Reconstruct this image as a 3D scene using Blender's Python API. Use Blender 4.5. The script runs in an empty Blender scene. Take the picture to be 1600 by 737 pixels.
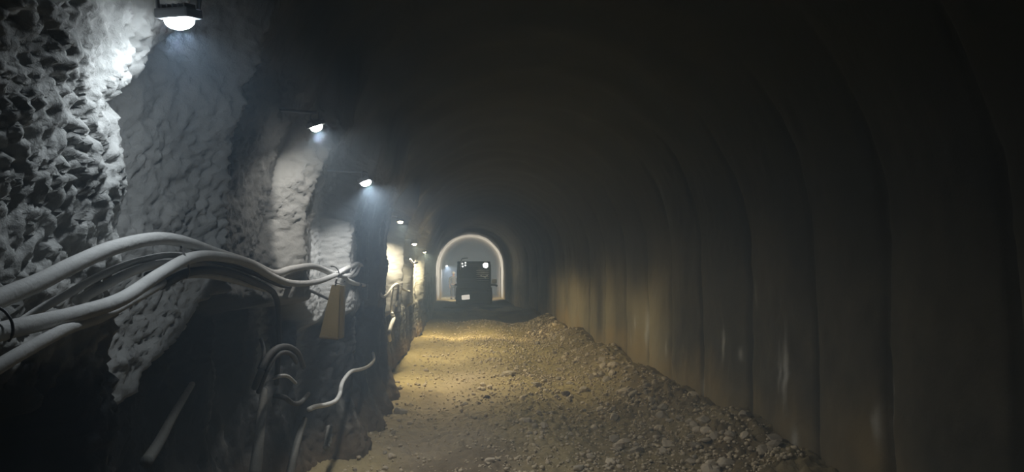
import bpy, bmesh, math, random
import numpy as np
from mathutils import Vector, Matrix, Euler, noise as mnoise
R = math.radians
rng = random.Random(7)
sc = bpy.context.scene
COL = sc.collection

# ------------------------------------------------------------------ camera, world, exposure
F_PX = 1150.0
CAM_H = 1.6
cam_d = bpy.data.cameras.new('camera'); cam = bpy.data.objects.new('camera', cam_d); COL.objects.link(cam)
cam_d.sensor_width = 36.0; cam_d.lens = F_PX / 1600 * 36.0; cam_d.clip_start = 0.02; cam_d.clip_end = 300
cam.location = (0, 0, CAM_H)
cam.rotation_euler = (R(90) + math.atan(56.5 / F_PX), 0, -math.atan(70 / F_PX))
sc.camera = cam
CM = cam.rotation_euler.to_matrix()
world = bpy.data.worlds.new('world'); sc.world = world; world.use_nodes = True
world.node_tree.nodes['Background'].inputs[0].default_value = (0.6, 0.7, 1, 1)
world.node_tree.nodes['Background'].inputs[1].default_value = 0.0
sc.view_settings.view_transform = 'Standard'; sc.view_settings.look = 'None'
sc.view_settings.gamma = 1; sc.view_settings.use_curve_mapping = False
sc.view_settings.exposure = 0.0
sc.cycles.use_denoising = True
sc.cycles.volume_bounces = 1; sc.cycles.max_bounces = 6; sc.cycles.diffuse_bounces = 4
sc.cycles.sample_clamp_indirect = 4.0
HAZE_DENSITY = 0.006
HAZE_NEAR = 0.052
HAZE_FAR = 0.10

# lamps: x, y, height, power W, colour, facing (normal), size, wall bracket x
LAMPS = [
    (-0.801, 2.07, 2.295, 3.2, (0.78, 0.89, 1.0), (0.05, 0.22, -0.97)),
    (-0.855, 4.20, 2.418, 6.5, (0.95, 0.96, 0.95), (0.30, 0.20, -0.93)),
    (-0.792, 5.80, 2.296, 18.0, (0.88, 0.94, 1.0), (0.36, -0.05, -0.93)),
    (-0.980, 10.85, 2.33, 60.0, (1.0, 0.94, 0.72), (0.25, -0.08, -0.96)),
    (-1.04, 14.6, 2.146, 56.0, (1.0, 0.94, 0.68), (0.30, -0.15, -0.94)),
    (-1.062, 18.5, 2.10, 120.0, (1.0, 0.91, 0.60), (0.25, 0.10, -0.96)),
]


def ray(px, py):
    v = CM @ Vector(((px - 800) / F_PX, (368.5 - py) / F_PX, -1.0))
    return v
def PX(px, py, X):            # point of the photo on the plane x = X
    v = ray(px, py); t = X / v.x
    return Vector((v.x * t, v.y * t, CAM_H + v.z * t))
def PY(px, py, Y):            # point of the photo at distance Y along the tunnel
    v = ray(px, py); t = Y / v.y
    return Vector((v.x * t, Y, CAM_H + v.z * t))

# ------------------------------------------------------------------ noise (numpy)
def _h(ix, iy, iz, s=0):
    n = (ix.astype(np.int64) * 374761393 + iy.astype(np.int64) * 668265263 + iz.astype(np.int64) * 2147483647 + s * 974634777) & 0xFFFFFFFF
    n = ((n ^ (n >> 13)) * 1274126177) & 0xFFFFFFFF
    n = ((n ^ (n >> 16)) * 2246822519) & 0xFFFFFFFF
    n = n ^ (n >> 15)
    return (n & 0xFFFFFF).astype(np.float64) / 0x1000000
def vnoise(x, y, z, s=0):
    x, y, z = np.broadcast_arrays(np.asarray(x, float), np.asarray(y, float), np.asarray(z, float))
    ix, iy, iz = np.floor(x), np.floor(y), np.floor(z)
    fx, fy, fz = x - ix, y - iy, z - iz
    fx, fy, fz = [f * f * (3 - 2 * f) for f in (fx, fy, fz)]
    ix, iy, iz = [i.astype(np.int64) for i in (ix, iy, iz)]
    r = 0
    for a in (0, 1):
        for b in (0, 1):
            for c in (0, 1):
                w = (fx if a else 1 - fx) * (fy if b else 1 - fy) * (fz if c else 1 - fz)
                r = r + w * _h(ix + a, iy + b, iz + c, s)
    return r * 2 - 1
def fbm(x, y, z, oct=4, s=0):
    r = 0; a = 1.0; f = 1.0; t = 0
    for i in range(oct):
        r = r + a * vnoise(x * f, y * f, z * f, s + i); t += a; a *= 0.5; f *= 2.03
    return r / t
def worley(x, y, z, s=0):
    x, y, z = np.broadcast_arrays(np.asarray(x, float), np.asarray(y, float), np.asarray(z, float))
    ix, iy, iz = [np.floor(v).astype(np.int64) for v in (x, y, z)]
    best = np.full(x.shape, 9.0)
    for a in (-1, 0, 1):
        for b in (-1, 0, 1):
            for c in (-1, 0, 1):
                jx, jy, jz = ix + a, iy + b, iz + c
                d = (jx + _h(jx, jy, jz, s) - x) ** 2 + (jy + _h(jx, jy, jz, s + 1) - y) ** 2 + (jz + _h(jx, jy, jz, s + 2) - z) ** 2
                best = np.minimum(best, d)
    return np.sqrt(best)
def sstep(a, b, v):
    t = np.clip((v - a) / (b - a), 0, 1); return t * t * (3 - 2 * t)

# ------------------------------------------------------------------ materials
def mat(name, color=(0.5, 0.5, 0.5), rough=0.7, metal=0.0, vary=0.0, scale=20.0, bump=0.0, bscale=60.0, emit=None, estr=0.0, objvary=0.0):
    m = bpy.data.materials.new(name); m.use_nodes = True
    nt = m.node_tree; b = nt.nodes['Principled BSDF']
    b.inputs['Base Color'].default_value = (*color, 1); b.inputs['Roughness'].default_value = rough
    b.inputs['Metallic'].default_value = metal
    if emit:
        b.inputs['Emission Color'].default_value = (*emit, 1); b.inputs['Emission Strength'].default_value = estr
    tc = nt.nodes.new('ShaderNodeTexCoord')
    if vary or objvary:
        mx = nt.nodes.new('ShaderNodeMix'); mx.data_type = 'RGBA'
        v = max(vary, objvary)
        mx.inputs['A'].default_value = (*[c * (1 - v) for c in color], 1)
        mx.inputs['B'].default_value = (*[min(1, c * (1 + v)) for c in color], 1)
        if objvary:
            oi = nt.nodes.new('ShaderNodeObjectInfo'); nt.links.new(oi.outputs['Random'], mx.inputs['Factor'])
        else:
            n = nt.nodes.new('ShaderNodeTexNoise'); n.inputs['Scale'].default_value = scale; n.inputs['Detail'].default_value = 5
            nt.links.new(tc.outputs['Object'], n.inputs['Vector']); nt.links.new(n.outputs['Fac'], mx.inputs['Factor'])
        nt.links.new(mx.outputs['Result'], b.inputs['Base Color'])
    if bump:
        n2 = nt.nodes.new('ShaderNodeTexNoise'); n2.inputs['Scale'].default_value = bscale; n2.inputs['Detail'].default_value = 6
        bp = nt.nodes.new('ShaderNodeBump'); bp.inputs['Strength'].default_value = bump; bp.inputs['Distance'].default_value = 0.01
        nt.links.new(tc.outputs['Object'], n2.inputs['Vector']); nt.links.new(n2.outputs['Fac'], bp.inputs['Height'])
        nt.links.new(bp.outputs['Normal'], b.inputs['Normal'])
    return m

def surf_mat(name, base, base2, layers, rough=0.9, bump=0.6, bscale=55.0, nscale=3.0):
    """layers: (attribute, colour) mixed over the base in turn"""
    m = bpy.data.materials.new(name); m.use_nodes = True
    nt = m.node_tree; b = nt.nodes['Principled BSDF']; b.inputs['Roughness'].default_value = rough
    b.inputs['Specular IOR Level'].default_value = 0.25
    tc = nt.nodes.new('ShaderNodeTexCoord')
    n = nt.nodes.new('ShaderNodeTexNoise'); n.inputs['Scale'].default_value = nscale; n.inputs['Detail'].default_value = 8
    n.inputs['Roughness'].default_value = 0.65
    nt.links.new(tc.outputs['Object'], n.inputs['Vector'])
    cr = nt.nodes.new('ShaderNodeMapRange'); cr.inputs['From Min'].default_value = 0.3; cr.inputs['From Max'].default_value = 0.7
    nt.links.new(n.outputs['Fac'], cr.inputs['Value'])
    mx = nt.nodes.new('ShaderNodeMix'); mx.data_type = 'RGBA'
    mx.inputs['A'].default_value = (*base, 1); mx.inputs['B'].default_value = (*base2, 1)
    nt.links.new(cr.outputs['Result'], mx.inputs['Factor'])
    cur = mx.outputs['Result']
    for att, c in layers:
        at = nt.nodes.new('ShaderNodeAttribute'); at.attribute_name = att
        m2 = nt.nodes.new('ShaderNodeMix'); m2.data_type = 'RGBA'
        nt.links.new(at.outputs['Fac'], m2.inputs['Factor']); nt.links.new(cur, m2.inputs['A'])
        m2.inputs['B'].default_value = (*c, 1); cur = m2.outputs['Result']
    nt.links.new(cur, b.inputs['Base Color'])
    n2 = nt.nodes.new('ShaderNodeTexNoise'); n2.inputs['Scale'].default_value = bscale; n2.inputs['Detail'].default_value = 7
    n2.inputs['Roughness'].default_value = 0.7
    bp = nt.nodes.new('ShaderNodeBump'); bp.inputs['Strength'].default_value = bump; bp.inputs['Distance'].default_value = 0.012
    nt.links.new(tc.outputs['Object'], n2.inputs['Vector']); nt.links.new(n2.outputs['Fac'], bp.inputs['Height'])
    nt.links.new(bp.outputs['Normal'], b.inputs['Normal'])
    return m

M_LEFT = surf_mat('sprayed_concrete', (0.36, 0.36, 0.34), (0.50, 0.49, 0.46), [('painted_shade', (0.026, 0.025, 0.023)), ('mud', (0.20, 0.14, 0.08)), ('upper_shade', (0.04, 0.04, 0.038))])  # first and last layers paint shade into the concrete, mud between
M_RIGHT = surf_mat('stained_concrete', (0.062, 0.056, 0.044), (0.10, 0.09, 0.066), [('pale', (0.33, 0.29, 0.19)), ('mud', (0.30, 0.22, 0.10)), ('seam', (0.03, 0.027, 0.022)), ('lime', (0.62, 0.62, 0.58)), ('upper_shade', (0.032, 0.031, 0.028))], bump=0.4, bscale=30)  # first layer paints in lamplight, last one the dark above the lamps
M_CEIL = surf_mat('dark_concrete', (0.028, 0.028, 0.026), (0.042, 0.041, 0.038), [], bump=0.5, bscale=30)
M_FAR = surf_mat('plain_concrete', (0.35, 0.34, 0.31), (0.42, 0.41, 0.38), [('mud', (0.34, 0.25, 0.12))], bump=0.2)
M_SOIL = surf_mat('packed_soil', (0.35, 0.275, 0.11), (0.48, 0.385, 0.175), [('grey', (0.42, 0.34, 0.225)), ('dark', (0.15, 0.105, 0.055)), ('wet', (0.03, 0.028, 0.025))], bump=0.9, bscale=38, nscale=5)
M_PUDDLE = mat('puddle_water', (0.02, 0.022, 0.022), rough=0.08)
M_CABLE = mat('dusty_cable_sheath', (0.50, 0.49, 0.46), 0.75, vary=0.22, scale=14, bump=0.25, bscale=90)
M_CABLE_D = mat('dark_cable_sheath', (0.085, 0.082, 0.075), 0.75, vary=0.3, scale=14, bump=0.25, bscale=90)
M_HOSE = mat('white_hose', (0.72, 0.71, 0.66), 0.6, vary=0.12, scale=18)
M_WIRE = mat('tie_wire', (0.07, 0.065, 0.06), 0.6)
M_HOUSING = mat('lamp_housing', (0.30, 0.31, 0.33), 0.5, 0.3)
M_BOARD = mat('tan_board', (0.30, 0.235, 0.115), 0.8, vary=0.2, scale=9, bump=0.2)
M_BOARD_E = mat('tan_board_edge', (0.20, 0.16, 0.09), 0.85, vary=0.2, scale=9)
M_POLE = mat('whitewashed_pole', (0.22, 0.215, 0.19), 0.85, vary=0.3, scale=12, bump=0.4)
M_STONE = mat('stone', (0.60, 0.51, 0.37), 0.9, objvary=0.35, bump=0.6, bscale=25)
M_STONE_P = mat('pale_stone', (0.52, 0.45, 0.33), 0.9, vary=0.2, scale=6, bump=0.5, bscale=25)
M_STONE_D = mat('dark_stone', (0.10, 0.07, 0.05), 0.9, vary=0.25, scale=6, bump=0.5, bscale=25)
M_GRAVEL = mat('gravel', (0.60, 0.50, 0.34), 0.92, vary=0.4, scale=9)
M_MACH = mat('machine_paint', (0.045, 0.047, 0.05), 0.5, 0.1, vary=0.3, scale=5)
M_MACHB = mat('machine_black', (0.018, 0.018, 0.02), 0.6)
M_GLASS = mat('cab_glass', (0.02, 0.025, 0.03), 0.1)
M_TYRE = mat('tyre_rubber', (0.02, 0.02, 0.02), 0.85)
M_STEEL = mat('bare_steel', (0.42, 0.42, 0.40), 0.4, 0.6)
M_WHITE = mat('white_paint', (0.72, 0.72, 0.70), 0.5)
M_HEAD = mat('headlight_glow', (1, 1, 1), 0.3, emit=(1.0, 0.90, 0.62), estr=150)
M_MARK = mat('marker_glow', (1, 1, 1), 0.3, emit=(0.85, 0.95, 1.0), estr=2.0)
M_FOG = mat('fog_light_glow', (1, 1, 1), .4, emit=(1, 1, .95), estr=.75)
M_SKIN = mat('skin', (0.35, 0.22, 0.15), 0.6)
M_JACKET = mat('grey_jacket', (0.16, 0.16, 0.15), 0.85, vary=0.2)
M_TROUS = mat('dark_trousers', (0.05, 0.05, 0.055), 0.85)
M_HELMET = mat('pale_helmet', (0.6, 0.58, 0.5), 0.4)

# ------------------------------------------------------------------ object helpers
def tag(o, label=None, cat=None, group=None, kind=None):
    if label: o['label'] = label
    if cat: o['category'] = cat
    if group: o['group'] = group
    if kind: o['kind'] = kind
    return o
def link(name, me, m=None, parent=None, smooth=True):
    o = bpy.data.objects.new(name, me); COL.objects.link(o)
    if m: me.materials.append(m)
    if parent: o.parent = parent
    if smooth and me.polygons:
        me.polygons.foreach_set('use_smooth', [True] * len(me.polygons))
    return o
def build(name, bm, m=None, parent=None, smooth=False):
    me = bpy.data.meshes.new(name); bmesh.ops.recalc_face_normals(bm, faces=bm.faces[:]); bm.to_mesh(me); bm.free()
    return link(name, me, m, parent, smooth)
def empty(name, loc, rot=(0, 0, 0)):
    o = bpy.data.objects.new(name, None); COL.objects.link(o); o.location = loc; o.rotation_euler = rot
    o.empty_display_size = 0.05
    return o
def grid_mesh(name, P, m, attrs=None, flip=False, smooth=True):
    """P: array (rows, cols, 3)"""
    r, c = P.shape[:2]
    me = bpy.data.meshes.new(name)
    i = np.arange(r * c).reshape(r, c)
    q = np.stack([i[:-1, :-1], i[:-1, 1:], i[1:, 1:], i[1:, :-1]], -1).reshape(-1, 4)
    if flip: q = q[:, ::-1]
    me.vertices.add(r * c); me.vertices.foreach_set('co', P.reshape(-1))
    me.loops.add(q.size); me.loops.foreach_set('vertex_index', q.reshape(-1).astype(np.int32))
    me.polygons.add(len(q)); me.polygons.foreach_set('loop_start', np.arange(0, q.size, 4, dtype=np.int32))
    me.polygons.foreach_set('loop_total', np.full(len(q), 4, dtype=np.int32))
    me.update(calc_edges=True); me.validate()
    for k, v in (attrs or {}).items():
        a = me.attributes.new(k, 'FLOAT', 'POINT'); a.data.foreach_set('value', np.clip(v, 0, 1).reshape(-1).astype(np.float32))
    return link(name, me, m, None, smooth)
def box(bm, c, s, rot=None, bevel=0.0, seg=2):
    g = bmesh.ops.create_cube(bm, size=1.0)
    vs = g['verts']
    for v in vs: v.co = Vector((v.co.x * s[0], v.co.y * s[1], v.co.z * s[2]))
    if bevel:
        es = list({e for v in vs for e in v.link_edges})
        b = bmesh.ops.bevel(bm, geom=es, offset=bevel, segments=seg, affect='EDGES', profile=0.6)
        vs = list({v for f in b['faces'] for v in f.verts} | {v for v in vs if v.is_valid})
    mt = Matrix.Translation(c) @ (rot.to_4x4() if rot is not None else Matrix.Identity(4))
    bmesh.ops.transform(bm, matrix=mt, verts=vs)
    return vs
def cyl(bm, c, r, depth, axis='Z', r2=None, seg=20, bevel=0.0):
    g = bmesh.ops.create_cone(bm, cap_ends=True, segments=seg, radius1=r, radius2=r if r2 is None else r2, depth=depth)
    vs = g['verts']
    if bevel:
        es = [e for e in {e for v in vs for e in v.link_edges} if any(len(f.verts) > 4 for f in e.link_faces)]
        b = bmesh.ops.bevel(bm, geom=es, offset=bevel, segments=2, affect='EDGES')
        vs = list({v for f in b['faces'] for v in f.verts} | {v for v in vs if v.is_valid})
        vs = list({w for v in vs for e in v.link_edges for w in e.verts})
    rot = {'X': Matrix.Rotation(R(90), 4, 'Y'), 'Y': Matrix.Rotation(R(90), 4, 'X'), 'Z': Matrix.Identity(4)}[axis]
    bmesh.ops.transform(bm, matrix=Matrix.Translation(c) @ rot, verts=vs)
def spline(pts, n):
    """Catmull-Rom through pts, n samples per span"""
    p = [Vector(q) for q in pts]; p = [2 * p[0] - p[1]] + p + [2 * p[-1] - p[-2]]
    out = []
    for i in range(1, len(p) - 2):
        for k in range(n):
            t = k / n; a, b, c, d = p[i - 1], p[i], p[i + 1], p[i + 2]
            out.append(0.5 * ((2 * b) + (c - a) * t + (2 * a - 5 * b + 4 * c - d) * t * t + (3 * b - a - 3 * c + d) * t ** 3))
    out.append(p[-2]); return out
def tube(bm, pts, r, seg=12, n=10, r_end=None, raw=False, wob=0.0):
    pl = pts if raw else spline(pts, n)
    up = Vector((0.3, 0.1, 1)).normalized(); rings = []
    for i, p in enumerate(pl):
        t = (pl[min(i + 1, len(pl) - 1)] - pl[max(i - 1, 0)]).normalized()
        s = t.cross(up)
        if s.length < 1e-4: s = t.cross(Vector((1, 0, 0)))
        s.normalize(); u = s.cross(t)
        rr = r if r_end is None else r + (r_end - r) * i / (len(pl) - 1)
        rr *= 1 + wob * math.sin(i * 1.7)
        rings.append([bm.verts.new(p + rr * (math.cos(a) * s + math.sin(a) * u)) for a in [2 * math.pi * k / seg for k in range(seg)]])
    for a, b in zip(rings, rings[1:]):
        for k in range(seg): bm.faces.new((a[k], a[(k + 1) % seg], b[(k + 1) % seg], b[k]))
    bm.faces.new(rings[0][::-1]); bm.faces.new(rings[-1])

# ------------------------------------------------------------------ tunnel section
XL, XR = -1.25, 2.62           # nominal faces of the left and right walls
CX, RAD, SPR = (XL + XR) / 2, (XR - XL) / 2, 1.85
def bend(y):                    # the drive swings a little to the left further in
    return -0.50 * sstep(24.0, 43.0, np.asarray(y, float))
def spaced(segs):
    out = []
    for a, b, d in segs: out += list(np.arange(a, b, d))
    return np.array(out + [segs[-1][1]])
Y_END = 43.0

# --- left wall: ribs and recesses of sprayed concrete
def edge(h, hs, zs): return np.interp(h, hs, zs)
def left_rows(y, hrow):
    h = hrow
    A1 = edge(h, [1.0, 1.75, 1.86, 2.03, 2.12, 2.35, 2.6], [2.22, 2.25, 2.28, 2.22, 2.15, 2.36, 2.5])
    B1 = edge(h, [1.0, 1.5, 1.8, 2.2, 2.8], [3.10, 3.20, 3.18, 3.12, 3.05])
    D0 = edge(h, [1.0, 1.7, 2.0, 2.3, 2.5, 2.65, 2.8], [4.45, 4.45, 4.48, 4.55, 4.62, 4.75, 4.9])
    E0 = edge(h, [1.0, 2.05, 2.08, 2.35, 2.6], [6.12, 6.14, 6.32, 6.45, 6.55])
    F0 = edge(h, [0.8, 1.6, 2.2, 2.6], [11.3, 11.25, 11.45, 11.7])
    kz = [-4, 1.0, A1 - .12, A1, A1 + .06, 2.50, B1 - .12, B1, B1 + .07, 3.5, D0 - .05, D0, D0 + .25, D0 + .6, D0 + 1.15, E0 - .05, E0, E0 + .14, 8.0, 9.55, 9.68, 10.6,
          F0 - .05, F0, F0 + .25, 12.4, 12.9, 15.15, 15.25, 15.5, 16.2, 16.6, 19.1, 19.2, 19.5, 20.5, 23.0, 46]
    kd = [.14, .17, .22, .19, -.03, -.02, .17, .23, .04, .04, .05, .09, .23, .17, .0, .03, .10, .24, .20, .22, -.05, -.08,
          -.06, .03, .24, .12, -.05, -.06, .0, .10, .03, -.06, -.06, .0, .10, .03, 0, 0]
    return np.interp(y, kz, kd)
def crown_d(y, a):
    return -0.02 + 0.05 * fbm(y * 1.3, a * 2.4, 0 * a, 4, 41) + 0.02 * np.sin(y * 5.0 + .5 * np.sin(y))
def make_left():
    Y = spaced([(-4, 1.2, .08), (1.2, 4.0, .0115), (4.0, 7.5, .018), (7.5, 14, .04), (14, 26, .09), (26, Y_END, .3)])
    S = spaced([(0, 1.0, .022), (1.0, 2.75, .0125), (2.75, SPR + 1.75, .05)])
    YY, SS = np.meshgrid(Y, S)
    ang = np.clip((SS - SPR) / RAD, 0, 3)
    bx = np.where(SS < SPR, XL, CX - RAD * np.cos(ang)); bh = np.where(SS < SPR, SS, SPR + RAD * np.sin(ang))
    nx = np.where(SS < SPR, 1.0, np.cos(ang)); nh = np.where(SS < SPR, 0.0, -np.sin(ang))
    wz = YY + 0.05 * fbm(YY * 3, bh * 3, 0 * bh, 3, 11)
    d = np.stack([left_rows(wz[i], S[i] if S[i] < 2.9 else 2.9) for i in range(len(S))])
    # lower wall falls back under a rough lip
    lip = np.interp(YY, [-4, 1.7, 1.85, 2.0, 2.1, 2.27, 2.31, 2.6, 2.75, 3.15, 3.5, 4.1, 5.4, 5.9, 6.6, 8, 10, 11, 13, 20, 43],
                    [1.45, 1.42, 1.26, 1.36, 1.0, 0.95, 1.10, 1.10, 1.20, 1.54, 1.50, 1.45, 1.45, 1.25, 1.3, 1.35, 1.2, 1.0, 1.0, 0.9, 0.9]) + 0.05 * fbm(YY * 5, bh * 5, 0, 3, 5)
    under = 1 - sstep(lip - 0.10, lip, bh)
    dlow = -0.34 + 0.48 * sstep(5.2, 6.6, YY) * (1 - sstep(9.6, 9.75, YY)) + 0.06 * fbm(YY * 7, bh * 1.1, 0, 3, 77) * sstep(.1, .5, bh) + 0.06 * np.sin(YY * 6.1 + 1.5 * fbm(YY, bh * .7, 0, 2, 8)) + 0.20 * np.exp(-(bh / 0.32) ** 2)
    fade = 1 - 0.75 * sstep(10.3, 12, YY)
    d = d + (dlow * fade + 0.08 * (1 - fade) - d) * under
    far = sstep(9, 16, YY)
    lum = 0.038 - 0.062 * np.minimum(worley(YY * 34 + .6 * fbm(YY * 9, bh * 9, 0, 2, 71), bh * 38, 0.3 * nx, 3), 0.9) ** 2
    lum2 = 0.014 - 0.026 * np.minimum(worley(YY * 70, bh * 74, 0.3 * nx, 9), 0.9) ** 2
    rough = (0.65 + .5 * fbm(YY * 6, bh * 6, 0, 2, 73)) * (1 - 0.35 * sstep(2.2, 2.4, YY)) * (1 - .5 * sstep(7, 9, YY)) + 0.25 * under
    d = d + 0.045 * fbm(YY * 1.6, bh * 1.6, 0, 3, 1) + (lum + lum2) * rough + 0.026 * fbm(YY * 11, bh * 11, 0, 5, 2)
    d = np.where(YY > 26, d * 0.6, d)
    k = sstep(SPR + .9, SPR + 1.6, SS); d = d * (1 - k) + crown_d(YY, ang) * k
    P = np.stack([bx + nx * d + bend(YY), YY, bh + nh * d], -1)
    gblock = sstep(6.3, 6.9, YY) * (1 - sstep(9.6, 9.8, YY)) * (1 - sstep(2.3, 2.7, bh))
    recess = sstep(3.22, 3.30, YY) * (1 - sstep(4.42, 4.50, YY - np.clip(bh - 2.2, 0, 1) * .5)) * (1 - sstep(2.5, 2.9, bh))  # recess shade, put into the colour
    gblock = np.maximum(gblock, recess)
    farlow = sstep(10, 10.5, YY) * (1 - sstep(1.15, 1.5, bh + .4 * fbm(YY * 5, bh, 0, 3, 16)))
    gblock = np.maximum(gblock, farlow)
    alow = (1 - sstep(2.28, 2.33, YY)) * (1 - sstep(1.30, 1.45, bh + .12 * fbm(YY * 6, bh * 6, 0, 3, 18)))  # shadow under the cable bundle, put into the colour
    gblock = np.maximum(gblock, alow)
    painted_shade = np.maximum(under, .85 * gblock) * (0.94 + 0.06 * fbm(YY * 4, bh * 4, 0, 3, 4))  # shade painted dark below the lip, in the recess and between lamps
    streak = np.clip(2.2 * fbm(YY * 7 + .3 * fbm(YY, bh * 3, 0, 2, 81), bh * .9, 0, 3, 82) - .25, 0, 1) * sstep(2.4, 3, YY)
    painted_shade = painted_shade * (1 - .55 * streak * (1 - recess))
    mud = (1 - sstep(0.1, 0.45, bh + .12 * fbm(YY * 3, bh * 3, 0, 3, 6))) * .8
    o = grid_mesh('wall_left', P, M_LEFT, {'painted_shade': painted_shade, 'mud': mud, 'upper_shade': sstep(2.45, 3.2, bh + .25 * fbm(YY * 1.5, bh, 0, 3, 14))})  # upper wall painted darker to meet the unlit roof
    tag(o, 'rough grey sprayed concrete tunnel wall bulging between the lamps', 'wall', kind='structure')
def make_right():
    Y = spaced([(-4, 2.5, .1), (2.5, 9, .03), (9, 20, .06), (20, Y_END, .2)])
    S = spaced([(0, 2.2, .03), (2.2, SPR + 1.75, .06)])
    YY, SS = np.meshgrid(Y, S)
    ang = np.clip((SS - SPR) / RAD, 0, 3)
    bx = np.where(SS < SPR, XR, CX + RAD * np.cos(ang)); bh = np.where(SS < SPR, SS, SPR + RAD * np.sin(ang))
    nx = np.where(SS < SPR, -1.0, -np.cos(ang)); nh = np.where(SS < SPR, 0.0, -np.sin(ang))
    ribs = [-3.0, -1.6, -.2, 1.1, 2.3, 3.4, 4.45, 5.42, 6.75, 8.1, 9.3, 10.6, 12.1, 13.8, 15.6, 17.5, 19.6, 21.8, 24.2, 27, 30, 33, 36, 39, 42]
    dd = np.full(YY.shape, 0.0); seam = np.zeros(YY.shape)
    wob = 0.035 * fbm(YY * .5, bh * 1.3, 0, 3, 21)
    for i, r in enumerate(ribs):
        w = 0.03 if i % 2 else 0.05
        g = np.exp(-((YY + wob - r) / w) ** 2)
        dd -= 0.045 * g * np.clip(.6 + .8 * fbm(YY * .6, bh * .9, 0 * bh, 3, 35), 0, 1)
        amp = np.clip(0.75 + .6 * fbm(YY * 0 + i * 7.3, bh * 1.7, 0, 3, 31), 0, 1)
        seam = np.maximum(seam, np.exp(-((YY + wob - r) / (w * 1.0)) ** 2) * amp)
    rr = np.array(ribs); k = np.clip(np.searchsorted(rr, YY) - 1, 0, len(rr) - 2)
    t = (YY - rr[k]) / (rr[k + 1] - rr[k])
    dd += 0.05 * np.sin(np.clip(t, 0, 1) * math.pi) ** 0.7 * (0.7 + 0.6 * _h(k, k * 0, k * 0, 5))
    dd += 0.05 * fbm(YY * 1.2, bh * 1.0, 0, 4, 22) + 0.012 * fbm(YY * 9, bh * 6, 0, 3, 23)
    P = np.stack([bx + nx * dd + bend(YY), YY, bh + nh * dd], -1)
    k = sstep(SPR + .9, SPR + 1.6, SS); dd = dd * (1 - k) + crown_d(YY, math.pi - ang) * k
    P = np.stack([bx + nx * dd + bend(YY), YY, bh + nh * dd], -1)
    mudline = 0.55 + 0.35 * fbm(YY * 1.1, 0 * bh, 0, 3, 24)
    mud = (1 - sstep(mudline - .35, mudline + .25, bh + .12 * fbm(YY * 4, bh * 4, 0, 3, 25))) * (0.75 + .4 * fbm(YY * 3, bh * 2, 0, 3, 27)) * (.55 + .45 * sstep(6, 9, YY))
    lime = np.zeros(YY.shape)
    for (px, py, ln, w, a) in [(1005, 510, .22, .05, .9), (990, 505, .16, .025, .6), (983, 530, .1, .03, .5), (1127, 538, .14, .03, .8), (1150, 553, .05, .05, .6), (1225, 580, .22, .035, .8), (1218, 575, .16, .02, .5),
                               (1175, 460, .1, .03, .35), (1240, 690, .10, .05, .5), (1385, 635, .16, .02, .6), (1366, 665, .10, .035, .6), (1092, 600, .09, .04, .6), (1040, 545, .12, .03, .45)]:
        p = PX(px, py, XR - .05)
        lime = np.maximum(lime, a * np.exp(-((YY - p.y + .02 * fbm(YY * 0, bh * 9, 0, 2, 33)) / w) ** 2 - ((bh - p.z) / ln) ** 2) * (0.75 + .5 * fbm(YY * 20, bh * 5, 0, 3, 29)))
    o = grid_mesh('wall_right', P, M_RIGHT, {'pale': sstep(8, 11, YY) * (1 - sstep(30, 33, YY)) * (1 - sstep(.9, 2.0, bh + .3 * fbm(YY * 1.5, bh, 0, 3, 26))) * np.clip(.6 + .8 * fbm(YY * .9, 0 * bh, 0, 2, 28), 0, 1), 'mud': mud, 'lime': lime, 'seam': seam * .9, 'upper_shade': sstep(1.15, 2.3, bh + .5 * fbm(YY * .8, bh * .6, 0, 3, 15))}, flip=True)  # lower stretch painted lighter as lamplight, upper wall darker as shade
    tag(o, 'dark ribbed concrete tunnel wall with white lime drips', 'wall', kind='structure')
def make_ceiling():
    Y = spaced([(-4, 20, .1), (20, Y_END, .3)])
    a0 = 1.70 / RAD
    T = np.linspace(a0, math.pi - a0, 46)
    YY, TT = np.meshgrid(Y, T)
    dd = crown_d(YY, TT)
    P = np.stack([CX - (RAD - dd) * np.cos(TT) + bend(YY), YY, SPR + (RAD - dd) * np.sin(TT)], -1)
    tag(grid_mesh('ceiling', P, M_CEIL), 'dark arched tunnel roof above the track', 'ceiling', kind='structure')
# --- floor
def floor_h(x, y):
    x = np.asarray(x, float); y = np.asarray(y, float)
    xx = x - bend(y)
    h = 0.035 * fbm(x * .8, y * .5, 0 * x, 3, 51) + 0.016 * fbm(x * 4, y * 3, 0 * x, 3, 52)
    h = h - 0.045 * np.exp(-((xx + .35) / .28) ** 2) - 0.05 * np.exp(-((xx - 1.35) / .30) ** 2)     # wheel ruts
    h = h + 0.045 * np.exp(-((xx - .55) / .35) ** 2) * (0.6 + .6 * fbm(x, y * .7, 0 * x, 2, 55))
    bank = 0.30 * np.exp(-((xx - 2.45) / .42) ** 2) * (0.85 + .5 * fbm(y * .9, 0 * x, 0 * x, 3, 53)) * (1 - .7 * sstep(24, 30, y))
    h = h + np.clip(bank, 0, 1)
    h = h + 0.09 * np.exp(-((xx + 1.2) / .38) ** 2) * (1 - sstep(9, 12, y))
    h = h + 0.085 * np.sin(y * .9 + .6 * np.sin(x) + 1.5 * fbm(x * .4, y * .15, 0 * x, 2, 56)) * sstep(10, 17, y) * (1 - sstep(30, 36, y))
    h = h - 0.10 * np.exp(-((y - 34.5) / 3.5) ** 2)
    return h
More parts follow.
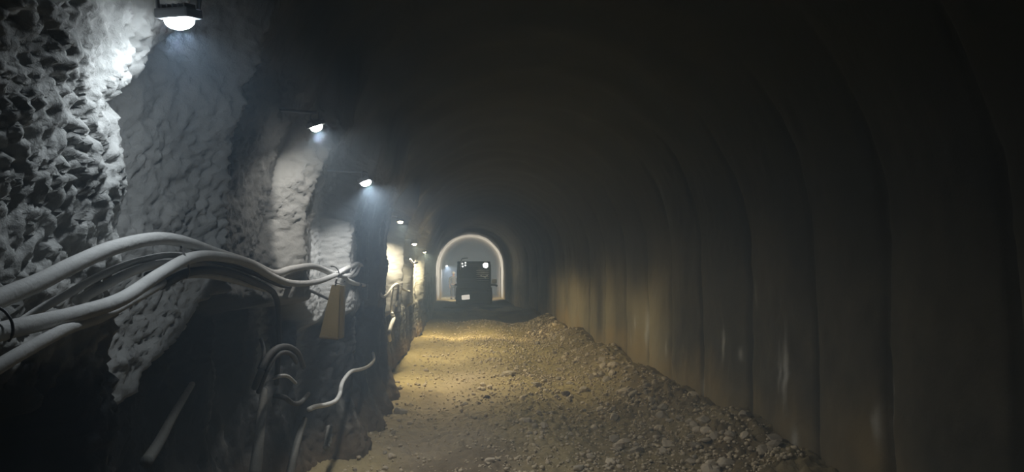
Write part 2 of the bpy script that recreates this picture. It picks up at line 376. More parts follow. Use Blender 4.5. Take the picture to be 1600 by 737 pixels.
def make_floor():
    Y = spaced([(-4, 3, .15), (3, 9, .022), (9, 16, .05), (16, 32, .1), (32, 46, .2), (46, 76, .6)])
    X = spaced([(-2.3, -1.4, .1), (-1.4, 2.7, .024), (2.7, 3.1, .1)])
    XX, YY = np.meshgrid(X, Y)
    XB = XX + bend(YY)
    H = floor_h(XB, YY)
    near = 1.15 - .9 * sstep(14, 26, YY)
    rocky = np.clip(0.75 + 1.2 * fbm(XX * .9, YY * .5, 0, 3, 61), 0.3, 1.3) + 1.0 * np.exp(-((XX - 2.2) / .5) ** 2) + .5 * np.exp(-((XX - .7) / .35) ** 2)
    lum = 0.5 - np.minimum(worley(XX * 14, YY * 14, 0, 62), 0.75)
    lum2 = 0.5 - np.minimum(worley(XX * 30, YY * 30, 0, 66), 0.75)
    H = H + near * rocky * (0.034 * lum + 0.030 * lum2) + .024 * fbm(XX * 12, YY * 12, 0, 4, 63)
    P = np.stack([XB, YY, H], -1)
    grey = np.clip(0.75 * np.exp(-((XX + .1) / .55) ** 2) + .5 * fbm(XX * 1.5, YY * .7, 0, 4, 64), 0, 1) * (1 - .6 * sstep(9, 15, YY)) + .35 * (1 - sstep(7, 11, YY))
    dark = np.clip(np.clip(1.6 * fbm(XX * 1.1, YY * .5, 0, 5, 65) + .02, 0, 1) * .8 + .75 * np.exp(-((XX - 2.2) / .48) ** 2) * (.8 + .5 * fbm(XX * 2, YY * 1.2, 0, 3, 68)) + .35 * np.exp(-((XX - 1.35) / .4) ** 2) * (1 - sstep(8, 11, YY)), 0, .9)
    wet = sstep(28.5, 31, YY + .8 * fbm(XX * 1.2, 0, 0, 2, 67)) * (1 - sstep(40, 43, YY))
    o = grid_mesh('floor', P, M_SOIL, {'grey': grey, 'dark': dark, 'wet': wet}, flip=True)
    tag(o, 'rutted yellow brown dirt floor of the tunnel', 'floor', kind='structure')
def make_ends():
    # lined stretch beyond the arch, and the two ends
    Y = np.linspace(Y_END + .2, 75, 60); cx, r, sp = 0.19, 1.80, 1.90
    s = np.concatenate([np.stack([np.full(10, -r), np.linspace(-.2, sp, 10)], -1), np.stack([-r * np.cos(np.linspace(.08, math.pi - .08, 40)), sp + r * np.sin(np.linspace(.08, math.pi - .08, 40))], -1), np.stack([np.full(10, r), np.linspace(sp, -.2, 10)], -1)])
    P = np.stack([np.broadcast_to(cx + s[None, :, 0], (60, len(s))), np.broadcast_to(Y[:, None], (60, len(s))), np.broadcast_to(s[None, :, 1], (60, len(s)))], -1).copy()
    hh = P[..., 2]
    o = grid_mesh('wall_far', P, M_FAR, {'mud': 1 - sstep(.2, .7, hh)})
    tag(o, 'pale lined tunnel beyond the far arch', 'wall', kind='structure')
    bm = bmesh.new(); box(bm, (0.2, 75.1, 2.2), (5, .2, 5.2)); tag(build('wall_end', bm, M_FAR), 'hazy far end of the tunnel', 'wall', kind='structure')
    bm = bmesh.new(); box(bm, (CX, -4.1, 1.8), (5, .2, 5.0)); tag(build('wall_back', bm, M_CEIL), 'dark tunnel end behind the viewer', 'wall', kind='structure')
    # arch ring
    bm = bmesh.new()
    cx, r, sp, th, dp = 0.19, 1.80, 1.90, 0.17, 0.9
    prof = [(-r, -.12)] + [(-r, sp * k / 6) for k in range(1, 6)] + [(-r * math.cos(math.pi * k / 48), sp + r * math.sin(math.pi * k / 48)) for k in range(49)] + [(r, sp * k / 6) for k in range(5, 0, -1)] + [(r, -.12)]
    rows = []
    for (x, h) in prof:
        if h <= sp: ox, oh = (1 if x > 0 else -1), 0
        else: l = math.hypot(x, h - sp); ox, oh = x / l, (h - sp) / l
        rows.append([bm.verts.new((cx + x + ox * a, Y_END + b, h + oh * a)) for a, b in ((0.02, 0), (th, 0), (th, dp), (0, dp), (0, 0.02))])
    for p, q in zip(rows, rows[1:]):
        for k in range(5): bm.faces.new((p[k], p[(k + 1) % 5], q[(k + 1) % 5], q[k]))
    o = build('trim_1', bm, M_FAR, smooth=False)
    me = o.data; a = me.attributes.new('mud', 'FLOAT', 'POINT'); a.data.foreach_set('value', [1.0 if v.co.z < .3 else 0.0 for v in me.vertices])
    tag(o, 'pale horseshoe arch ring at the far end of the drive', 'arch', kind='structure')
    # bulkhead rock around the ring, up to the rough tunnel
    bm = bmesh.new(); ins = []; out = []
    for (x, h) in prof:
        if h <= sp: ox, oh = (1 if x > 0 else -1), 0
        else: l = math.hypot(x, h - sp); ox, oh = x / l, (h - sp) / l
        ins.append(bm.verts.new((cx + x + ox * (th - .01), Y_END + .06, h + oh * (th - .01)))); out.append(bm.verts.new((cx + x + ox * .7, Y_END + .06, h + oh * .7)))
    for i in range(len(prof) - 1): bm.faces.new((ins[i], ins[i + 1], out[i + 1], out[i]))
    bmesh.ops.solidify(bm, geom=bm.faces[:], thickness=0.1)
    tag(build('wall_bulkhead', bm, M_MACHB), 'dark rock face around the far arch', 'wall', kind='structure')
make_left(); make_right(); make_ceiling(); make_floor(); make_ends()

# ------------------------------------------------------------------ lamps
LAMP_LABELS = [
    'brightest nearest cool white floodlight bracketed high on the left wall',
    'second round glowing floodlight along the left wall',
    'small bluish white floodlight above the narrow lit rib, third from the viewer',
    'flat bar floodlight above the pale rib beside the white wavy hose',
    'small bar floodlight on the thin lit rib, second from the far arch',
    'small warm round floodlight on the left wall nearest the far arch',
]
def orient(nrm):
    return Vector(nrm).normalized().to_track_quat('-Z', 'Y').to_matrix()
def flood(i, x, y, h, power, colr, nrm, wall_x, label, size=(.12, .085), group='floodlights along the left wall', estr=5, dome=.07):
    t = empty('floodlight', (x, y, h)); tag(t, label, 'lamp', group)
    m3 = orient(nrm)
    bm = bmesh.new(); box(bm, m3 @ Vector((0, 0, .022)), (size[0] + .014, size[1] + .014, .028), m3, .006)
    for k in range(5): box(bm, m3 @ Vector(((k - 2) * size[0] * .2, 0, .04)), (.005, size[1] * .8, .014), m3)
    build('housing', bm, M_HOUSING, t)
    em = mat('lamp_glow', (1, 1, 1), .4, emit=colr, estr=estr)
    bm = bmesh.new(); bmesh.ops.create_uvsphere(bm, u_segments=20, v_segments=12, radius=.5)
    bmesh.ops.transform(bm, matrix=Matrix.Translation(m3 @ Vector((0, 0, .004))) @ m3.to_4x4() @ Matrix.Diagonal((size[0], size[1], dome, 1)), verts=bm.verts[:])
    build('diffuser', bm, em, t)
    bm = bmesh.new(); w = wall_x - x
    a, b = m3 @ Vector((size[0] / 2 + .018, 0, .03)), m3 @ Vector((-size[0] / 2 - .018, 0, .03))
    top = Vector((0, 0.0, .085))
    tube(bm, [a, a + Vector((0, 0, .05)), top, b + Vector((0, 0, .05)), b], .006, 8, 6)
    tube(bm, [top, top + Vector((w * .6, 0, .01)), Vector((w, 0, .03))], .009, 8, 6)
    build('bracket', bm, M_HOUSING, t)
    ld = bpy.data.lights.new('lamp_light', 'AREA'); ld.shape = 'RECTANGLE'; ld.size = size[0]; ld.size_y = size[1]
    ld.energy = power; ld.color = colr; ld.spread = R(172 if i < 2 else 154)
    lo = bpy.data.objects.new('lamp_light', ld); COL.objects.link(lo)
    lo.location = Vector((x, y, h)) + m3 @ Vector((0, 0, -dome / 2 - .008)); lo.rotation_euler = m3.to_euler()
for i, (x, y, h, p, c, nrm) in enumerate(LAMPS):
    flood(i, x, y, h, p, c, nrm, -1.33, LAMP_LABELS[i], (.085, .065) if i < 2 else (.11, .08) if i == 2 else (.16, .06), dome=.05, estr=(75, 55, 26, 10, 9, 14)[i])
flood(6, -1.30, 47.0, 2.0, 50, (.72, .82, 1.0), (.3, -.2, -.9), -1.6, 'faint bluish lamp beyond the far arch, left of the vehicle', (.2, .12), None, 6)

# ------------------------------------------------------------------ cables along the left wall
def cable(pts, r, label, m=M_CABLE, name='cable', cat='cable', group='cables along the left wall', n=10, seg=14):
    bm = bmesh.new(); tube(bm, pts, r, seg, n)
    o = build(name, bm, m, None, True); tag(o, label, cat, group); return o
def pp(*a): return [PX(*q) for q in a]
cable(pp((-120, 520, -.93), (0, 466, -.94), (60, 441, -.945), (120, 411, -.95), (180, 386, -.955), (240, 373, -.96), (285, 377, -.965), (335, 394, -.98), (390, 411, -1.0), (428, 427, -1.02), (455, 420, -1.02), (490, 416, -1.0), (520, 427, -.99), (545, 430, -.99), (560, 413, -1.02), (575, 425, -1.1)), .0205,
      'thick pale cable on top of the bundle, arching highest across the left wall')
cable(pp((-120, 552, -.90), (0, 518, -.91), (60, 504, -.915), (120, 490, -.92), (190, 467, -.925), (250, 428, -.93), (300, 402, -.94), (345, 401, -.955), (390, 412, -.97), (425, 432, -1.0), (455, 442, -1.02), (490, 441, -1.0), (520, 431, -.97), (540, 420, -.99), (560, 412, -1.0), (555, 428, -1.0), (540, 434, -.985), (556, 443, -1.0), (580, 447, -1.1)), .0195,
      'thick pale cable in front, running second from the top in the bundle')
cable(pp((20, 512, -1.0), (60, 485, -.995), (100, 462, -.99), (150, 434, -.99), (190, 416, -.995), (225, 405, -1.0), (270, 398, -1.005), (320, 405, -1.02), (370, 424, -1.03), (415, 446, -1.06)), .0105,
      'thin pale cable between the two thick cables')
cable(pp((120, 470, -1.0), (160, 448, -.985), (200, 427, -.98), (240, 414, -.98), (290, 412, -.98), (340, 418, -1.0), (380, 432, -1.02), (420, 450, -1.06)), .013,
      'short visible cable just above the front thick cable', M_CABLE)
cable(pp((-110, 640, -.83), (0, 571, -.84), (35, 550, -.85), (75, 528, -.875), (110, 511, -.91), (160, 494, -.96), (220, 462, -.99), (280, 432, -1.0), (330, 430, -1.0), (380, 442, -1.03), (425, 455, -1.08)), .0140,
      'pale cable lowest in the bundle, dropping to the left edge')
cable(pp((250, 446, -1.0), (300, 424, -.98), (350, 424, -.99), (395, 440, -1.01), (430, 462, -1.06), (436, 520, -1.1), (432, 600, -1.15)), .016,
      'dark cable sagging under the bundle and down the wall', M_CABLE_D)
cable(pp((230, 430, -1.02), (300, 410, -1.01), (350, 412, -1.02), (400, 428, -1.04), (440, 446, -1.08), (480, 452, -1.1), (520, 470, -1.12)), .012,
      'dark cable tucked against the wall behind the bundle', M_CABLE_D)
# past the third lamp
cable(pp((575, 425, -1.1), (585, 440, -1.1), (597, 462, -1.02), (606, 458, -1.03), (614, 447, -1.04), (622, 444, -1.05), (630, 452, -1.08), (640, 455, -1.12)), .016, 'pale cable crossing the rib below the flat bar floodlight', M_CABLE, group='far cables on the left wall')
cable(pp((614, 448, -1.06), (612, 465, -1.05), (611, 486, -1.06)), .016, 'pale hose dropping below the flat bar floodlight, left one', M_HOSE, 'hose', 'hose', 'hoses below the fourth lamp')
cable(pp((622, 446, -1.07), (622, 460, -1.07), (619, 478, -1.08)), .014, 'pale hose dropping below the flat bar floodlight, right one', M_HOSE, 'hose', 'hose', 'hoses below the fourth lamp')
cable(pp((612, 489, -1.04), (615, 497, -1.02), (611, 508, -1.0), (608, 520, -1.0), (609, 531, -1.02)), .026, 'bright white wavy hose low on the wall below the flat bar floodlight', M_HOSE, 'hose', 'hose', None)
cable(pp((641, 405, -1.12), (646, 411, -1.08), (652, 410, -1.1)), .02, 'pale cable loop on the thin lit rib', M_CABLE, group='far cables on the left wall')
cable(pp((657, 425, -1.3), (662, 431, -1.22), (669, 428, -1.25)), .03, 'pale cable loop below the warm round floodlight', M_CABLE, group='far cables on the left wall')

# tie wires
def wire(pts, label, r=.003):
    bm = bmesh.new(); tube(bm, pts, r, 8, 8); o = build('tie_wire', bm, M_WIRE, None, True); tag(o, label, 'wire', 'tie wires holding the cables'); return o
wire(pp((-6, 478, -.92), (8, 487, -.90), (18, 502, -.885), (20, 520, -.885), (14, 532, -.91)), 'thin wire tie looped over the cables at the left edge')
wire(pp((278, 370, -.985), (284, 388, -.95), (291, 404, -.925), (296, 424, -.94), (292, 434, -.98)), 'thin wire tie over the bundle under the brightest floodlight')
wire(pp((517, 416, -1.0), (524, 417, -.965), (529, 424, -.955), (529, 434, -.955), (524, 441, -.97), (534, 443, -.98), (540, 438, -1.0)), 'dark hook wire round the cable knot above the tan board', .0045)

# ------------------------------------------------------------------ things low on the left wall
def board():
    a, b, c, d = PX(519, 444, -.995), PX(533, 444, -.995), PX(530, 527, -.985), PX(498, 525, -.985)
    cen = (a + b + c + d) / 4
    t = empty('hanging_board', (cen.x, cen.y, d.z)); tag(t, 'tan tapered board hanging below the cable knot', 'board')
    base = Vector(t.location)
    bm = bmesh.new()
    # the face is a real tapered board turned towards the track
    Y0 = 5.25
    q = [PY(px, py, Y0) for px, py in ((518, 445), (531, 445), (528, 527), (499, 525))]
    q2 = [v + Vector((0.0, .05, 0)) for v in q]
    vs = [bm.verts.new(v - base) for v in q] + [bm.verts.new(v - base) for v in q2]
    for f in ((0, 1, 2, 3), (7, 6, 5, 4), (0, 4, 5, 1), (1, 5, 6, 2), (2, 6, 7, 3), (3, 7, 4, 0)): bm.faces.new([vs[k] for k in f])
    bmesh.ops.bevel(bm, geom=bm.edges[:], offset=.004, segments=2, affect='EDGES')
    build('panel', bm, M_BOARD, t)
    bm = bmesh.new()
    q = [PY(px, py, Y0 - .01) for px, py in ((532, 446), (537, 446), (535, 528), (530, 529))]
    q2 = [v + Vector((0.0, .08, 0)) for v in q]
    vs = [bm.verts.new(v - base) for v in q] + [bm.verts.new(v - base) for v in q2]
    for f in ((0, 1, 2, 3), (7, 6, 5, 4), (0, 4, 5, 1), (1, 5, 6, 2), (2, 6, 7, 3), (3, 7, 4, 0)): bm.faces.new([vs[k] for k in f])
    build('batten', bm, M_BOARD_E, t)
    bm = bmesh.new(); l = [PY(px, py, Y0 - .005) for px, py in ((499, 526), (529, 529))]
    tube(bm, [l[0] - base, (l[0] + l[1]) / 2 - base, l[1] - base], .010, 8, 4); build('rim', bm, M_BOARD_E, t)
    bm = bmesh.new(); l = [PY(px, py, Y0) for px, py in ((524, 446), (526, 436))]
    tube(bm, [l[0] - base, (l[0] + l[1]) / 2 - base, l[1] - base], .006, 8, 4); build('hanger', bm, M_WIRE, t)
board()
def hoseY(pts, r, label, m=M_HOSE, name='hose', cat='hose', group=None, wob=0.0, r_end=None):
    bm = bmesh.new(); tube(bm, [PX(*q) for q in pts], r, 12, 10, r_end=r_end, wob=wob); o = build(name, bm, m, None, True); tag(o, label, cat, group); return o
hoseY([(483, 639, -1.00), (493, 635, -.99), (510, 632, -.985), (524, 626, -.985), (531, 615, -.985), (533, 603, -.985), (538, 592, -.985), (549, 580, -.985), (562, 577, -.99), (575, 572, -1.0), (584, 562, -1.01), (583, 551, -1.05)], .016,
      'white snaking hose low on the left wall above the dirt floor')
hoseY([(452, 745, -1.0), (458, 715, -1.0), (466, 685, -1.01), (476, 655, -1.04)], .024, 'pale pipe standing by the wall below the white snaking hose', M_POLE, 'pipe', 'pipe', r_end=.018)
hoseY([(510, 700, -1.02), (513, 685, -1.02), (515, 668, -1.03)], .026, 'short pale pipe stub beside the floor edge', M_POLE, 'pipe', 'pipe', wob=.1)
hoseY([(398, 605, -1.10), (408, 580, -1.04), (420, 556, -1.02), (435, 543, -1.01), (452, 542, -1.02), (466, 552, -1.05), (474, 572, -1.10)], .017, 'grey hose loop hanging on the lower left wall, outer one', M_CABLE_D, group='hose loops on the lower wall')
hoseY([(404, 612, -1.10), (414, 585, -1.03), (426, 562, -1.01), (440, 551, -1.0), (454, 553, -1.02), (463, 566, -1.08)], .013, 'grey hose loop hanging on the lower left wall, inner one', M_CABLE_D, group='hose loops on the lower wall')
hoseY([(408, 530, -1.10), (412, 545, -1.06), (411, 560, -1.05), (405, 575, -1.08)], .010, 'short grey cable end beside the hose loops', M_CABLE_D, 'cable', 'cable')
hoseY([(428, 590, -1.05), (438, 587, -1.0), (450, 588, -1.02), (462, 598, -1.10)], .010, 'thin pale cable tail below the hose loops', M_CABLE, 'cable', 'cable')
hoseY([(428, 618, -1.06), (445, 621, -1.0), (458, 630, -.99), (470, 628, -1.01), (482, 615, -1.06)], .014, 'sagging grey cable below the hose loops', M_CABLE_D, 'cable', 'cable')
hoseY([(228, 722, -1.0), (250, 688, -1.01), (270, 650, -1.03), (300, 600, -1.09)], .020, 'dim pole leaning on the lower wall near the left', M_POLE, 'leaning_pole', 'pole', r_end=.012)
hoseY([(398, 742, -1.04), (404, 690, -1.05), (410, 640, -1.08), (412, 610, -1.12)], .03, 'dim grey pole leaning on the wall beneath the hose loops', M_POLE, 'leaning_pole', 'pole', r_end=.02)

# ------------------------------------------------------------------ stones
def rock_mesh(seed, m, sub=2):
    bm = bmesh.new(); bmesh.ops.create_icosphere(bm, subdivisions=sub, radius=1.0)
    r = random.Random(seed); off = Vector((r.uniform(-50, 50), r.uniform(-50, 50), r.uniform(-50, 50)))
    planes = [(Vector((r.gauss(0, 1), r.gauss(0, 1), r.gauss(0, 1))).normalized(), r.uniform(.55, .8)) for _ in range(9)]
    for v in bm.verts:
        p = v.co.copy()
        for n, d in planes:
            e = p.dot(n) - d
            if e > 0: p -= n * e * .9
        v.co = p * (1 + .12 * mnoise.noise(p * 2.2 + off))
    s = Vector((r.uniform(.9, 1.2), r.uniform(.75, 1.0), r.uniform(.5, .75)))
    for v in bm.verts: v.co = Vector((v.co.x * s.x, v.co.y * s.y, v.co.z * s.z))
    me = bpy.data.meshes.new('stone'); bm.to_mesh(me); bm.free(); me.materials.append(m)
    return me
ROCKS = [rock_mesh(i, M_STONE) for i in range(10)]
def fh(x, y): return float(floor_h(np.array([x]), np.array([y]))[0])
def stone(me, x, y, s, label, group=None, z=None, rot=None):
    o = bpy.data.objects.new('stone', me); COL.objects.link(o)
    o.location = (x, y, (fh(x, y) if z is None else z) + s * .28)
    o.scale = (s, s, s); o.rotation_euler = rot or (rng.uniform(-.35, .35), rng.uniform(-.35, .35), rng.uniform(0, 6.28))
    tag(o, label, 'stone', group); return o
def floor_pt(px, py):
    v = ray(px, py); t = -CAM_H / v.z
    for _ in range(12):
        p = Vector((0, 0, CAM_H)) + v * t
        t = (fh(p.x, p.y) - CAM_H) / v.z
    return Vector((0, 0, CAM_H)) + v * t
# stones one can single out
RP = [rock_mesh(40 + i, M_STONE_P, 3) for i in range(4)]; RD = [rock_mesh(60 + i, M_STONE_D, 3) for i in range(2)]
for px, py, s, me, lab in [
    (960, 655, .075, RP[0], 'flat pale stone at the left foot of the rubble bank'),
    (884, 618, .07, RD[0], 'dark flat stone alone right of the track middle'),
    (760, 622, .05, RD[1], 'small dark stone by the middle of the track'),
    (990, 618, .07, RP[1], 'pale rounded stone on the rubble bank in the yellow light'),
    (838, 604, .09, RP[2], 'pale stone cluster top in the middle of the track'),
    (626, 645, .075, RP[3], 'pale wedge stone near the left wall foot'),
    (795, 587, .10, RP[1], 'light topped stone further up the middle of the track'),
    (1035, 640, .07, RP[0], 'pale upright stone midway along the rubble bank'),
    (1100, 668, .075, RP[2], 'grey angular stone near the right wall seam'),
    (905, 735, .06, RP[3], 'pale stone at the bottom edge below the track middle')]:
    p = floor_pt(px, py); stone(me, p.x, p.y, s, lab)
# the countable rest: rubble bank, middle ridge, left foot
n = 0
while n < 165:
    y = 5.6 + 17 * rng.random() ** 1.7; x = rng.gauss(2.05, .30)
    if not (1.35 < x < 2.5): continue
    x += float(bend(y)); s = rng.uniform(.028, .075) * (1.15 if y > 9 else 1)
    stone(rng.choice(ROCKS), x, y, s, 'loose brown stone of the rubble bank along the right wall', 'loose stones of the rubble bank'); n += 1
n = 0
while n < 75:
    y = 5.7 + 10 * rng.random() ** 1.6; x = rng.gauss(.75, .42)
    if not (-.2 < x < 1.45): continue
    stone(rng.choice(ROCKS), x, y, rng.uniform(.022, .06), 'loose stone scattered along the middle of the track', 'stones along the track middle'); n += 1
n = 0
while n < 40:
    y = 5.9 + 9 * rng.random() ** 1.6; x = rng.gauss(-.72, .16)
    if not (-1.0 < x < -.4): continue
    stone(rng.choice(ROCKS), x, y, rng.uniform(.02, .05), 'small stone strewn beside the left wheel rut', 'stones beside the left rut'); n += 1
# gravel nobody could count: one mesh
def gravel():
    r = np.random.RandomState(4); N = 8000
    yy = 5.3 + 18 * r.rand(N) ** 1.8
    kind = r.rand(N)
    xx = np.where(kind < .42, r.normal(1.95, .38, N), np.where(kind < .7, r.normal(.7, .5, N), r.uniform(-1.0, 2.4, N)))
    keep = (xx > -.95) & (xx < 2.5); xx, yy = xx[keep], yy[keep]; N = len(xx)
    sz = 0.006 + .018 * r.rand(N) ** 3 + .0005 * yy
    bm = bmesh.new(); bmesh.ops.create_icosphere(bm, subdivisions=1, radius=1.0)
    base = np.array([v.co[:] for v in bm.verts]); fc = np.array([[v.index for v in f.verts] for f in bm.faces]); bm.free()
    V = base[None] * (1 + .35 * (r.rand(N, len(base), 1) - .5)) * np.stack([np.ones(N), r.uniform(.6, 1, N), r.uniform(.45, .8, N)], -1)[:, None, :]
    a = r.rand(N) * 6.28; c, s = np.cos(a), np.sin(a)
    X = V[..., 0] * c[:, None] - V[..., 1] * s[:, None]; Yv = V[..., 0] * s[:, None] + V[..., 1] * c[:, None]
    V = np.stack([X, Yv, V[..., 2]], -1) * sz[:, None, None]
    V += np.stack([xx + bend(yy), yy, floor_h(xx + bend(yy), yy) + sz * .3 + .006], -1)[:, None, :]
    Fc = (fc[None] + (np.arange(N) * len(base))[:, None, None]).reshape(-1, 3)
    me = bpy.data.meshes.new('gravel'); V = V.reshape(-1, 3)
    me.vertices.add(len(V)); me.vertices.foreach_set('co', V.reshape(-1))
    me.loops.add(Fc.size); me.loops.foreach_set('vertex_index', Fc.reshape(-1).astype(np.int32))
    me.polygons.add(len(Fc)); me.polygons.foreach_set('loop_start', np.arange(0, Fc.size, 3, dtype=np.int32)); me.polygons.foreach_set('loop_total', np.full(len(Fc), 3, dtype=np.int32))
    me.update(calc_edges=True)
    o = link('gravel', me, M_GRAVEL, None, False); tag(o, 'fine broken gravel strewn over the dirt track', 'gravel', kind='stuff')
gravel()

# ------------------------------------------------------------------ puddles before the vehicle
def puddle(cx, cy, rx, ry, label):
    bm = bmesh.new(); vs = []
    z = fh(cx, cy) + .05
    for k in range(40):
        a = 2 * math.pi * k / 40; w = 1 + .18 * math.sin(3 * a + cx) + .1 * math.sin(7 * a + cy)
        vs.append(bm.verts.new((cx + rx * w * math.cos(a), cy + ry * w * math.sin(a), z)))
    f = bm.faces.new(vs); bmesh.ops.solidify(bm, geom=[f], thickness=.05)
    o = build('puddle', bm, M_PUDDLE); tag(o, label, 'puddle', 'puddles before the vehicle')
p = PY(725, 474, 34.5); puddle(-.35, 34.6, .75, .9, 'shallow puddle on the track in front of the dark vehicle, left of centre')
puddle(1.05, 34.8, .6, .8, 'shallow puddle on the track in front of the dark vehicle, right of centre')

# ------------------------------------------------------------------ the vehicle
def vehicle():
    X0, Y0 = .35, 36.8
    t = empty('mine_truck', (X0, Y0, fh(X0, Y0) + .02)); tag(t, 'dark boxy mine truck with one glowing headlight under the far arch', 'truck')
    bm = bmesh.new(); box(bm, (0, 2.2, .72), (1.30, 4.2, .36), bevel=.04); build('chassis', bm, M_MACHB, t)
    bm = bmesh.new(); box(bm, (0, .72, 1.42), (1.70, 1.35, 1.28), bevel=.10, seg=3)
    box(bm, (0, .05, .98), (1.66, .12, .34), bevel=.03); build('cab', bm, M_MACH, t)
    bm = bmesh.new(); box(bm, (-.28, .06, 1.62), (.95, .06, .58), bevel=.02); build('windscreen', bm, M_GLASS, t)
    bm = bmesh.new(); box(bm, (-.1, .75, 2.11), (1.5, 1.3, .12), bevel=.04); build('roof', bm, M_MACHB, t)
    bm = bmesh.new()
    for k in range(6): box(bm, (.42, .03, 1.22 + k * .1), (.62, .05, .035), Euler((R(25), 0, 0)).to_matrix(), .006, 1)
    build('grille', bm, M_STEEL, t)
    bm = bmesh.new(); box(bm, (0, 2.9, 1.35), (1.78, 2.6, .9), bevel=.06)
    box(bm, (0, 1.62, 1.95), (1.7, .1, .5), bevel=.03); build('dump_body', bm, M_MACHB, t)
    bm = bmesh.new(); box(bm, (0, -.12, .42), (1.80, .20, .48), bevel=.05); box(bm, (0, -.02, .17), (1.7, .10, .24), bevel=.02); b = build('bumper', bm, M_MACHB, t)
    bm = bmesh.new(); box(bm, (-.42, -.235, .40), (.38, .03, .22), Euler((0, R(-6), 0)).to_matrix(), .02); pl = build('fog_light', bm, M_FOG, b); pl['label'] = 'white glowing lamp low on the bumper'
    for s in (-1, 1):
        for yy in (.75, 3.3):
            bm = bmesh.new(); cyl(bm, (s * .74, yy, .46), .46, .34, 'X', seg=32, bevel=.05); w = build('wheel', bm, M_TYRE, t, True)
            bm = bmesh.new(); cyl(bm, (s * .88, yy, .46), .24, .10, 'X', seg=24); build('rim', bm, M_STEEL, w)
        bm = bmesh.new(); box(bm, (s * .86, .72, 1.0), (.24, 1.0, .09), bevel=.03); build('mudguard', bm, M_MACHB, t)
    # mirror and step on the right
    bm = bmesh.new(); tube(bm, [Vector((.84, .1, 1.0)), Vector((1.02, .02, 1.0)), Vector((1.16, 0, .94))], .05, 8, 5); build('side_arm', bm, M_MACHB, t, True)
    bm = bmesh.new(); box(bm, (1.0, .05, 1.18), (.26, .05, .22), bevel=.02); q = build('side_mirror', bm, M_WHITE, t); q['label'] = 'pale side mirror'
    bm = bmesh.new(); tube(bm, [Vector((.30, -.01, 1.46)), Vector((.50, -.03, 1.40)), Vector((.66, -.03, 1.47))], .02, 8, 5); tube(bm, [Vector((.5, -.03, 1.40)), Vector((.58, -.03, 1.33))], .018, 8, 4); build('grab_handle', bm, M_WHITE, t, True)
    # headlight (lit) and small work lights
    bm = bmesh.new(); cyl(bm, (.57, -.04, 1.98), .16, .14, 'Y', seg=28, bevel=.02); h = build('headlight', bm, M_MACHB, t, True)
    bm = bmesh.new(); cyl(bm, (.57, -.12, 1.98), .12, .03, 'Y', seg=28); build('lens', bm, M_HEAD, h, True)
    bm = bmesh.new()
    tube(bm, [Vector((-.7, .02, 1.75)), Vector((-.68, .0, 2.0)), Vector((-.62, .0, 2.28)), Vector((-.5, .02, 2.32)), Vector((-.3, .05, 2.34))], .03, 8, 5); build('light_bar', bm, M_STEEL, t, True)
    for (x, z) in ((-.57, 1.92), (-.44, 2.10), (-.44, 1.98), (-.59, 2.06)):
        bm = bmesh.new(); cyl(bm, (x, -.03, z), .042, .06, 'Y', seg=16); build('work_light', bm, M_MARK, t, True)
    ld = bpy.data.lights.new('headlight_beam', 'SPOT'); ld.energy = 50; ld.color = (1, .88, .6); ld.spot_size = R(110); ld.spot_blend = .8; ld.shadow_soft_size = .1
    lo = bpy.data.objects.new('headlight_beam', ld); COL.objects.link(lo); lo.location = Vector(t.location) + Vector((.57, -.2, 1.98)); lo.rotation_euler = (R(70), 0, R(180))
    bm = bmesh.new(); box(bm, (0, 4.26, 1.62), (.5, .08, .14), bevel=.02); build('added_light', bm, M_MARK, t)  # unseen lamp added to brighten the arch ring and haze behind
    ld = bpy.data.lights.new('arch_fill', 'AREA'); ld.size = .45; ld.size_y = .12; ld.shape = 'RECTANGLE'; ld.energy = 260; ld.color = (.95, .97, .95)
    lo = bpy.data.objects.new('arch_fill', ld); COL.objects.link(lo); lo.location = Vector(t.location) + Vector((0, 4.34, 1.62)); lo.rotation_euler = (R(90), 0, 0)
vehicle()

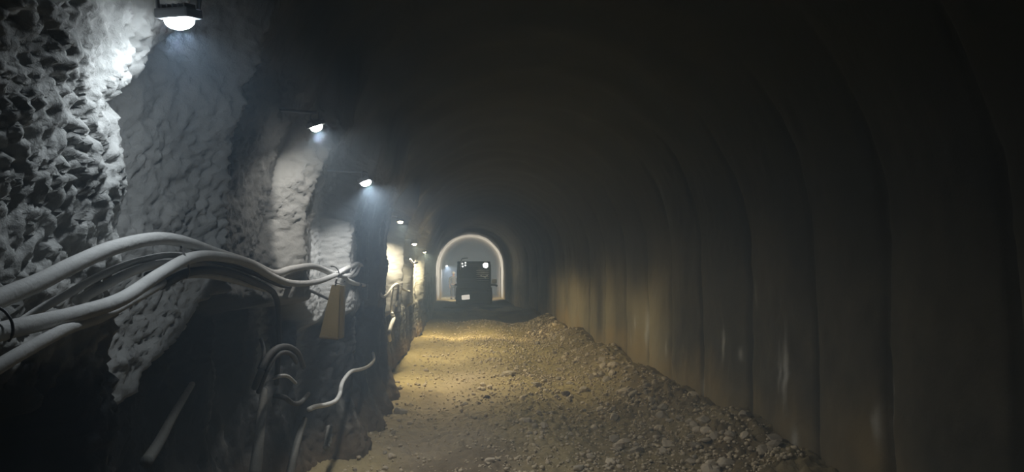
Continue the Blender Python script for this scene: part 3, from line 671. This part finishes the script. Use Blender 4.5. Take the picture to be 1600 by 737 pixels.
# ------------------------------------------------------------------ person beside the vehicle
def skin_obj(name, verts, edges, radii, m, parent, sub=1):
    me = bpy.data.meshes.new(name); me.from_pydata(verts, edges, [])
    o = link(name, me, m, parent, False)
    md = o.modifiers.new('skin', 'SKIN'); md.use_smooth_shade = True
    sv = me.skin_vertices[0].data
    for i, r in enumerate(radii): sv[i].radius = (r, r) if not isinstance(r, tuple) else r
    sv[0].use_root = True
    s = o.modifiers.new('sub', 'SUBSURF'); s.levels = sub; s.render_levels = sub
    return o
def person():
    X0, Y0 = -.84, 45.6
    t = empty('person', (X0, Y0, fh(X0, Y0) + .01), (0, 0, R(8))); tag(t, 'person in a helmet standing beside the dark vehicle under the far arch', 'person')
    V = [(0, 0, .88), (0, 0, 1.05), (0, 0, 1.24), (0, 0, 1.36), (0, -.01, 1.43), (0, -.02, 1.52), (0, -.02, 1.58)]
    Rr = [(.14, .10), (.13, .095), (.15, .10), (.09, .07), .052, .085, .07]
    E = [(0, 1), (1, 2), (2, 3), (3, 4), (4, 5), (5, 6)]
    for s in (-1, 1):
        b = len(V)
        V += [(s * .10, 0, .82), (s * .12, -.02 * s, .47), (s * .13, .03 * s, .10), (s * .13, -.10 + .03 * s, .045)]; Rr += [.088, .062, .045, .038]
        E += [(0, b), (b, b + 1), (b + 1, b + 2), (b + 2, b + 3)]
        b = len(V)
        V += [(s * .19, 0, 1.31), (s * .25, .01, 1.04), (s * .24, -.10, .82), (s * .235, -.125, .76)]; Rr += [.06, .046, .034, .03]
        E += [(3, b), (b, b + 1), (b + 1, b + 2), (b + 2, b + 3)]
        for k in range(4):
            f = len(V); xx = s * (.235 + (k - 1.5) * .018); ln = [.075, .085, .08, .06][k]
            V += [(xx, -.14, .71), (xx, -.135, .74 - ln)]; Rr += [.010, .008]; E += [(b + 3, f), (f, f + 1)]
        f = len(V); V += [(s * .205, -.16, .735), (s * .20, -.17, .70)]; Rr += [.011, .009]; E += [(b + 3, f), (f, f + 1)]
    skin_obj('body', V, E, Rr, M_SKIN, t, 2)
    J = [(0, 0, .84), (0, 0, 1.05), (0, 0, 1.24), (0, 0, 1.365)]; JR = [(.17, .125), (.15, .115), (.17, .12), (.10, .08)]; JE = [(0, 1), (1, 2), (2, 3)]
    for s in (-1, 1):
        b = len(J); J += [(s * .195, 0, 1.315), (s * .255, .01, 1.04), (s * .243, -.09, .84)]; JR += [.075, .06, .046]; JE += [(3, b), (b, b + 1), (b + 1, b + 2)]
    skin_obj('jacket', J, JE, JR, M_JACKET, t, 2)
    T = [(0, 0, .87)]; TR = [(.155, .115)]; TE = []
    for s in (-1, 1):
        b = len(T); T += [(s * .10, 0, .80), (s * .12, -.02 * s, .47), (s * .13, .03 * s, .12)]; TR += [.10, .078, .065]; TE += [(0, b), (b, b + 1), (b + 1, b + 2)]
    skin_obj('trousers', T, TE, TR, M_TROUS, t, 2)
    for s in (-1, 1):
        bm = bmesh.new(); box(bm, (s * .13, -.05 + .03 * s, .045), (.10, .27, .09), bevel=.03, seg=3); build('boot', bm, M_TYRE, t, True)
    bm = bmesh.new(); bmesh.ops.create_uvsphere(bm, u_segments=24, v_segments=12, radius=.125)
    bmesh.ops.bisect_plane(bm, geom=bm.verts[:] + bm.edges[:] + bm.faces[:], plane_co=(0, 0, 0), plane_no=(0, 0, -1), clear_outer=True)
    cyl(bm, (0, -.02, .005), .15, .015, 'Z', seg=24)
    bmesh.ops.translate(bm, verts=bm.verts[:], vec=(0, -.02, 1.575)); build('helmet', bm, M_HELMET, t, True)
    # face
    bm = bmesh.new(); box(bm, (0, -.115, 1.52), (.022, .03, .035), bevel=.008); build('nose', bm, M_SKIN, t, True)
person()

# ------------------------------------------------------------------ dusty haze filling the drive
def haze(y0, y1, dens, label):
    bm = bmesh.new(); box(bm, (.6, (y0 + y1) / 2, 1.9), (5.6, y1 - y0, 5.4))
    m = bpy.data.materials.new('dusty_haze'); m.use_nodes = True; nt = m.node_tree
    nt.nodes.remove(nt.nodes['Principled BSDF'])
    v = nt.nodes.new('ShaderNodeVolumeScatter'); v.inputs['Density'].default_value = dens; v.inputs['Anisotropy'].default_value = 0.15
    v.inputs['Color'].default_value = (.62, .81, 1.0, 1)
    nt.links.new(v.outputs['Volume'], nt.nodes['Material Output'].inputs['Volume'])
    o = build('haze', bm, m); tag(o, label, 'haze', kind='stuff')
haze(-3.8, 7.4, HAZE_NEAR, 'bluish dusty haze hanging round the nearest floodlights')
haze(7.45, 43.8, HAZE_DENSITY, 'thin dusty haze hanging along the middle of the tunnel')
haze(43.85, 74.8, HAZE_FAR, 'grey dust cloud behind the vehicle, beyond the far arch')
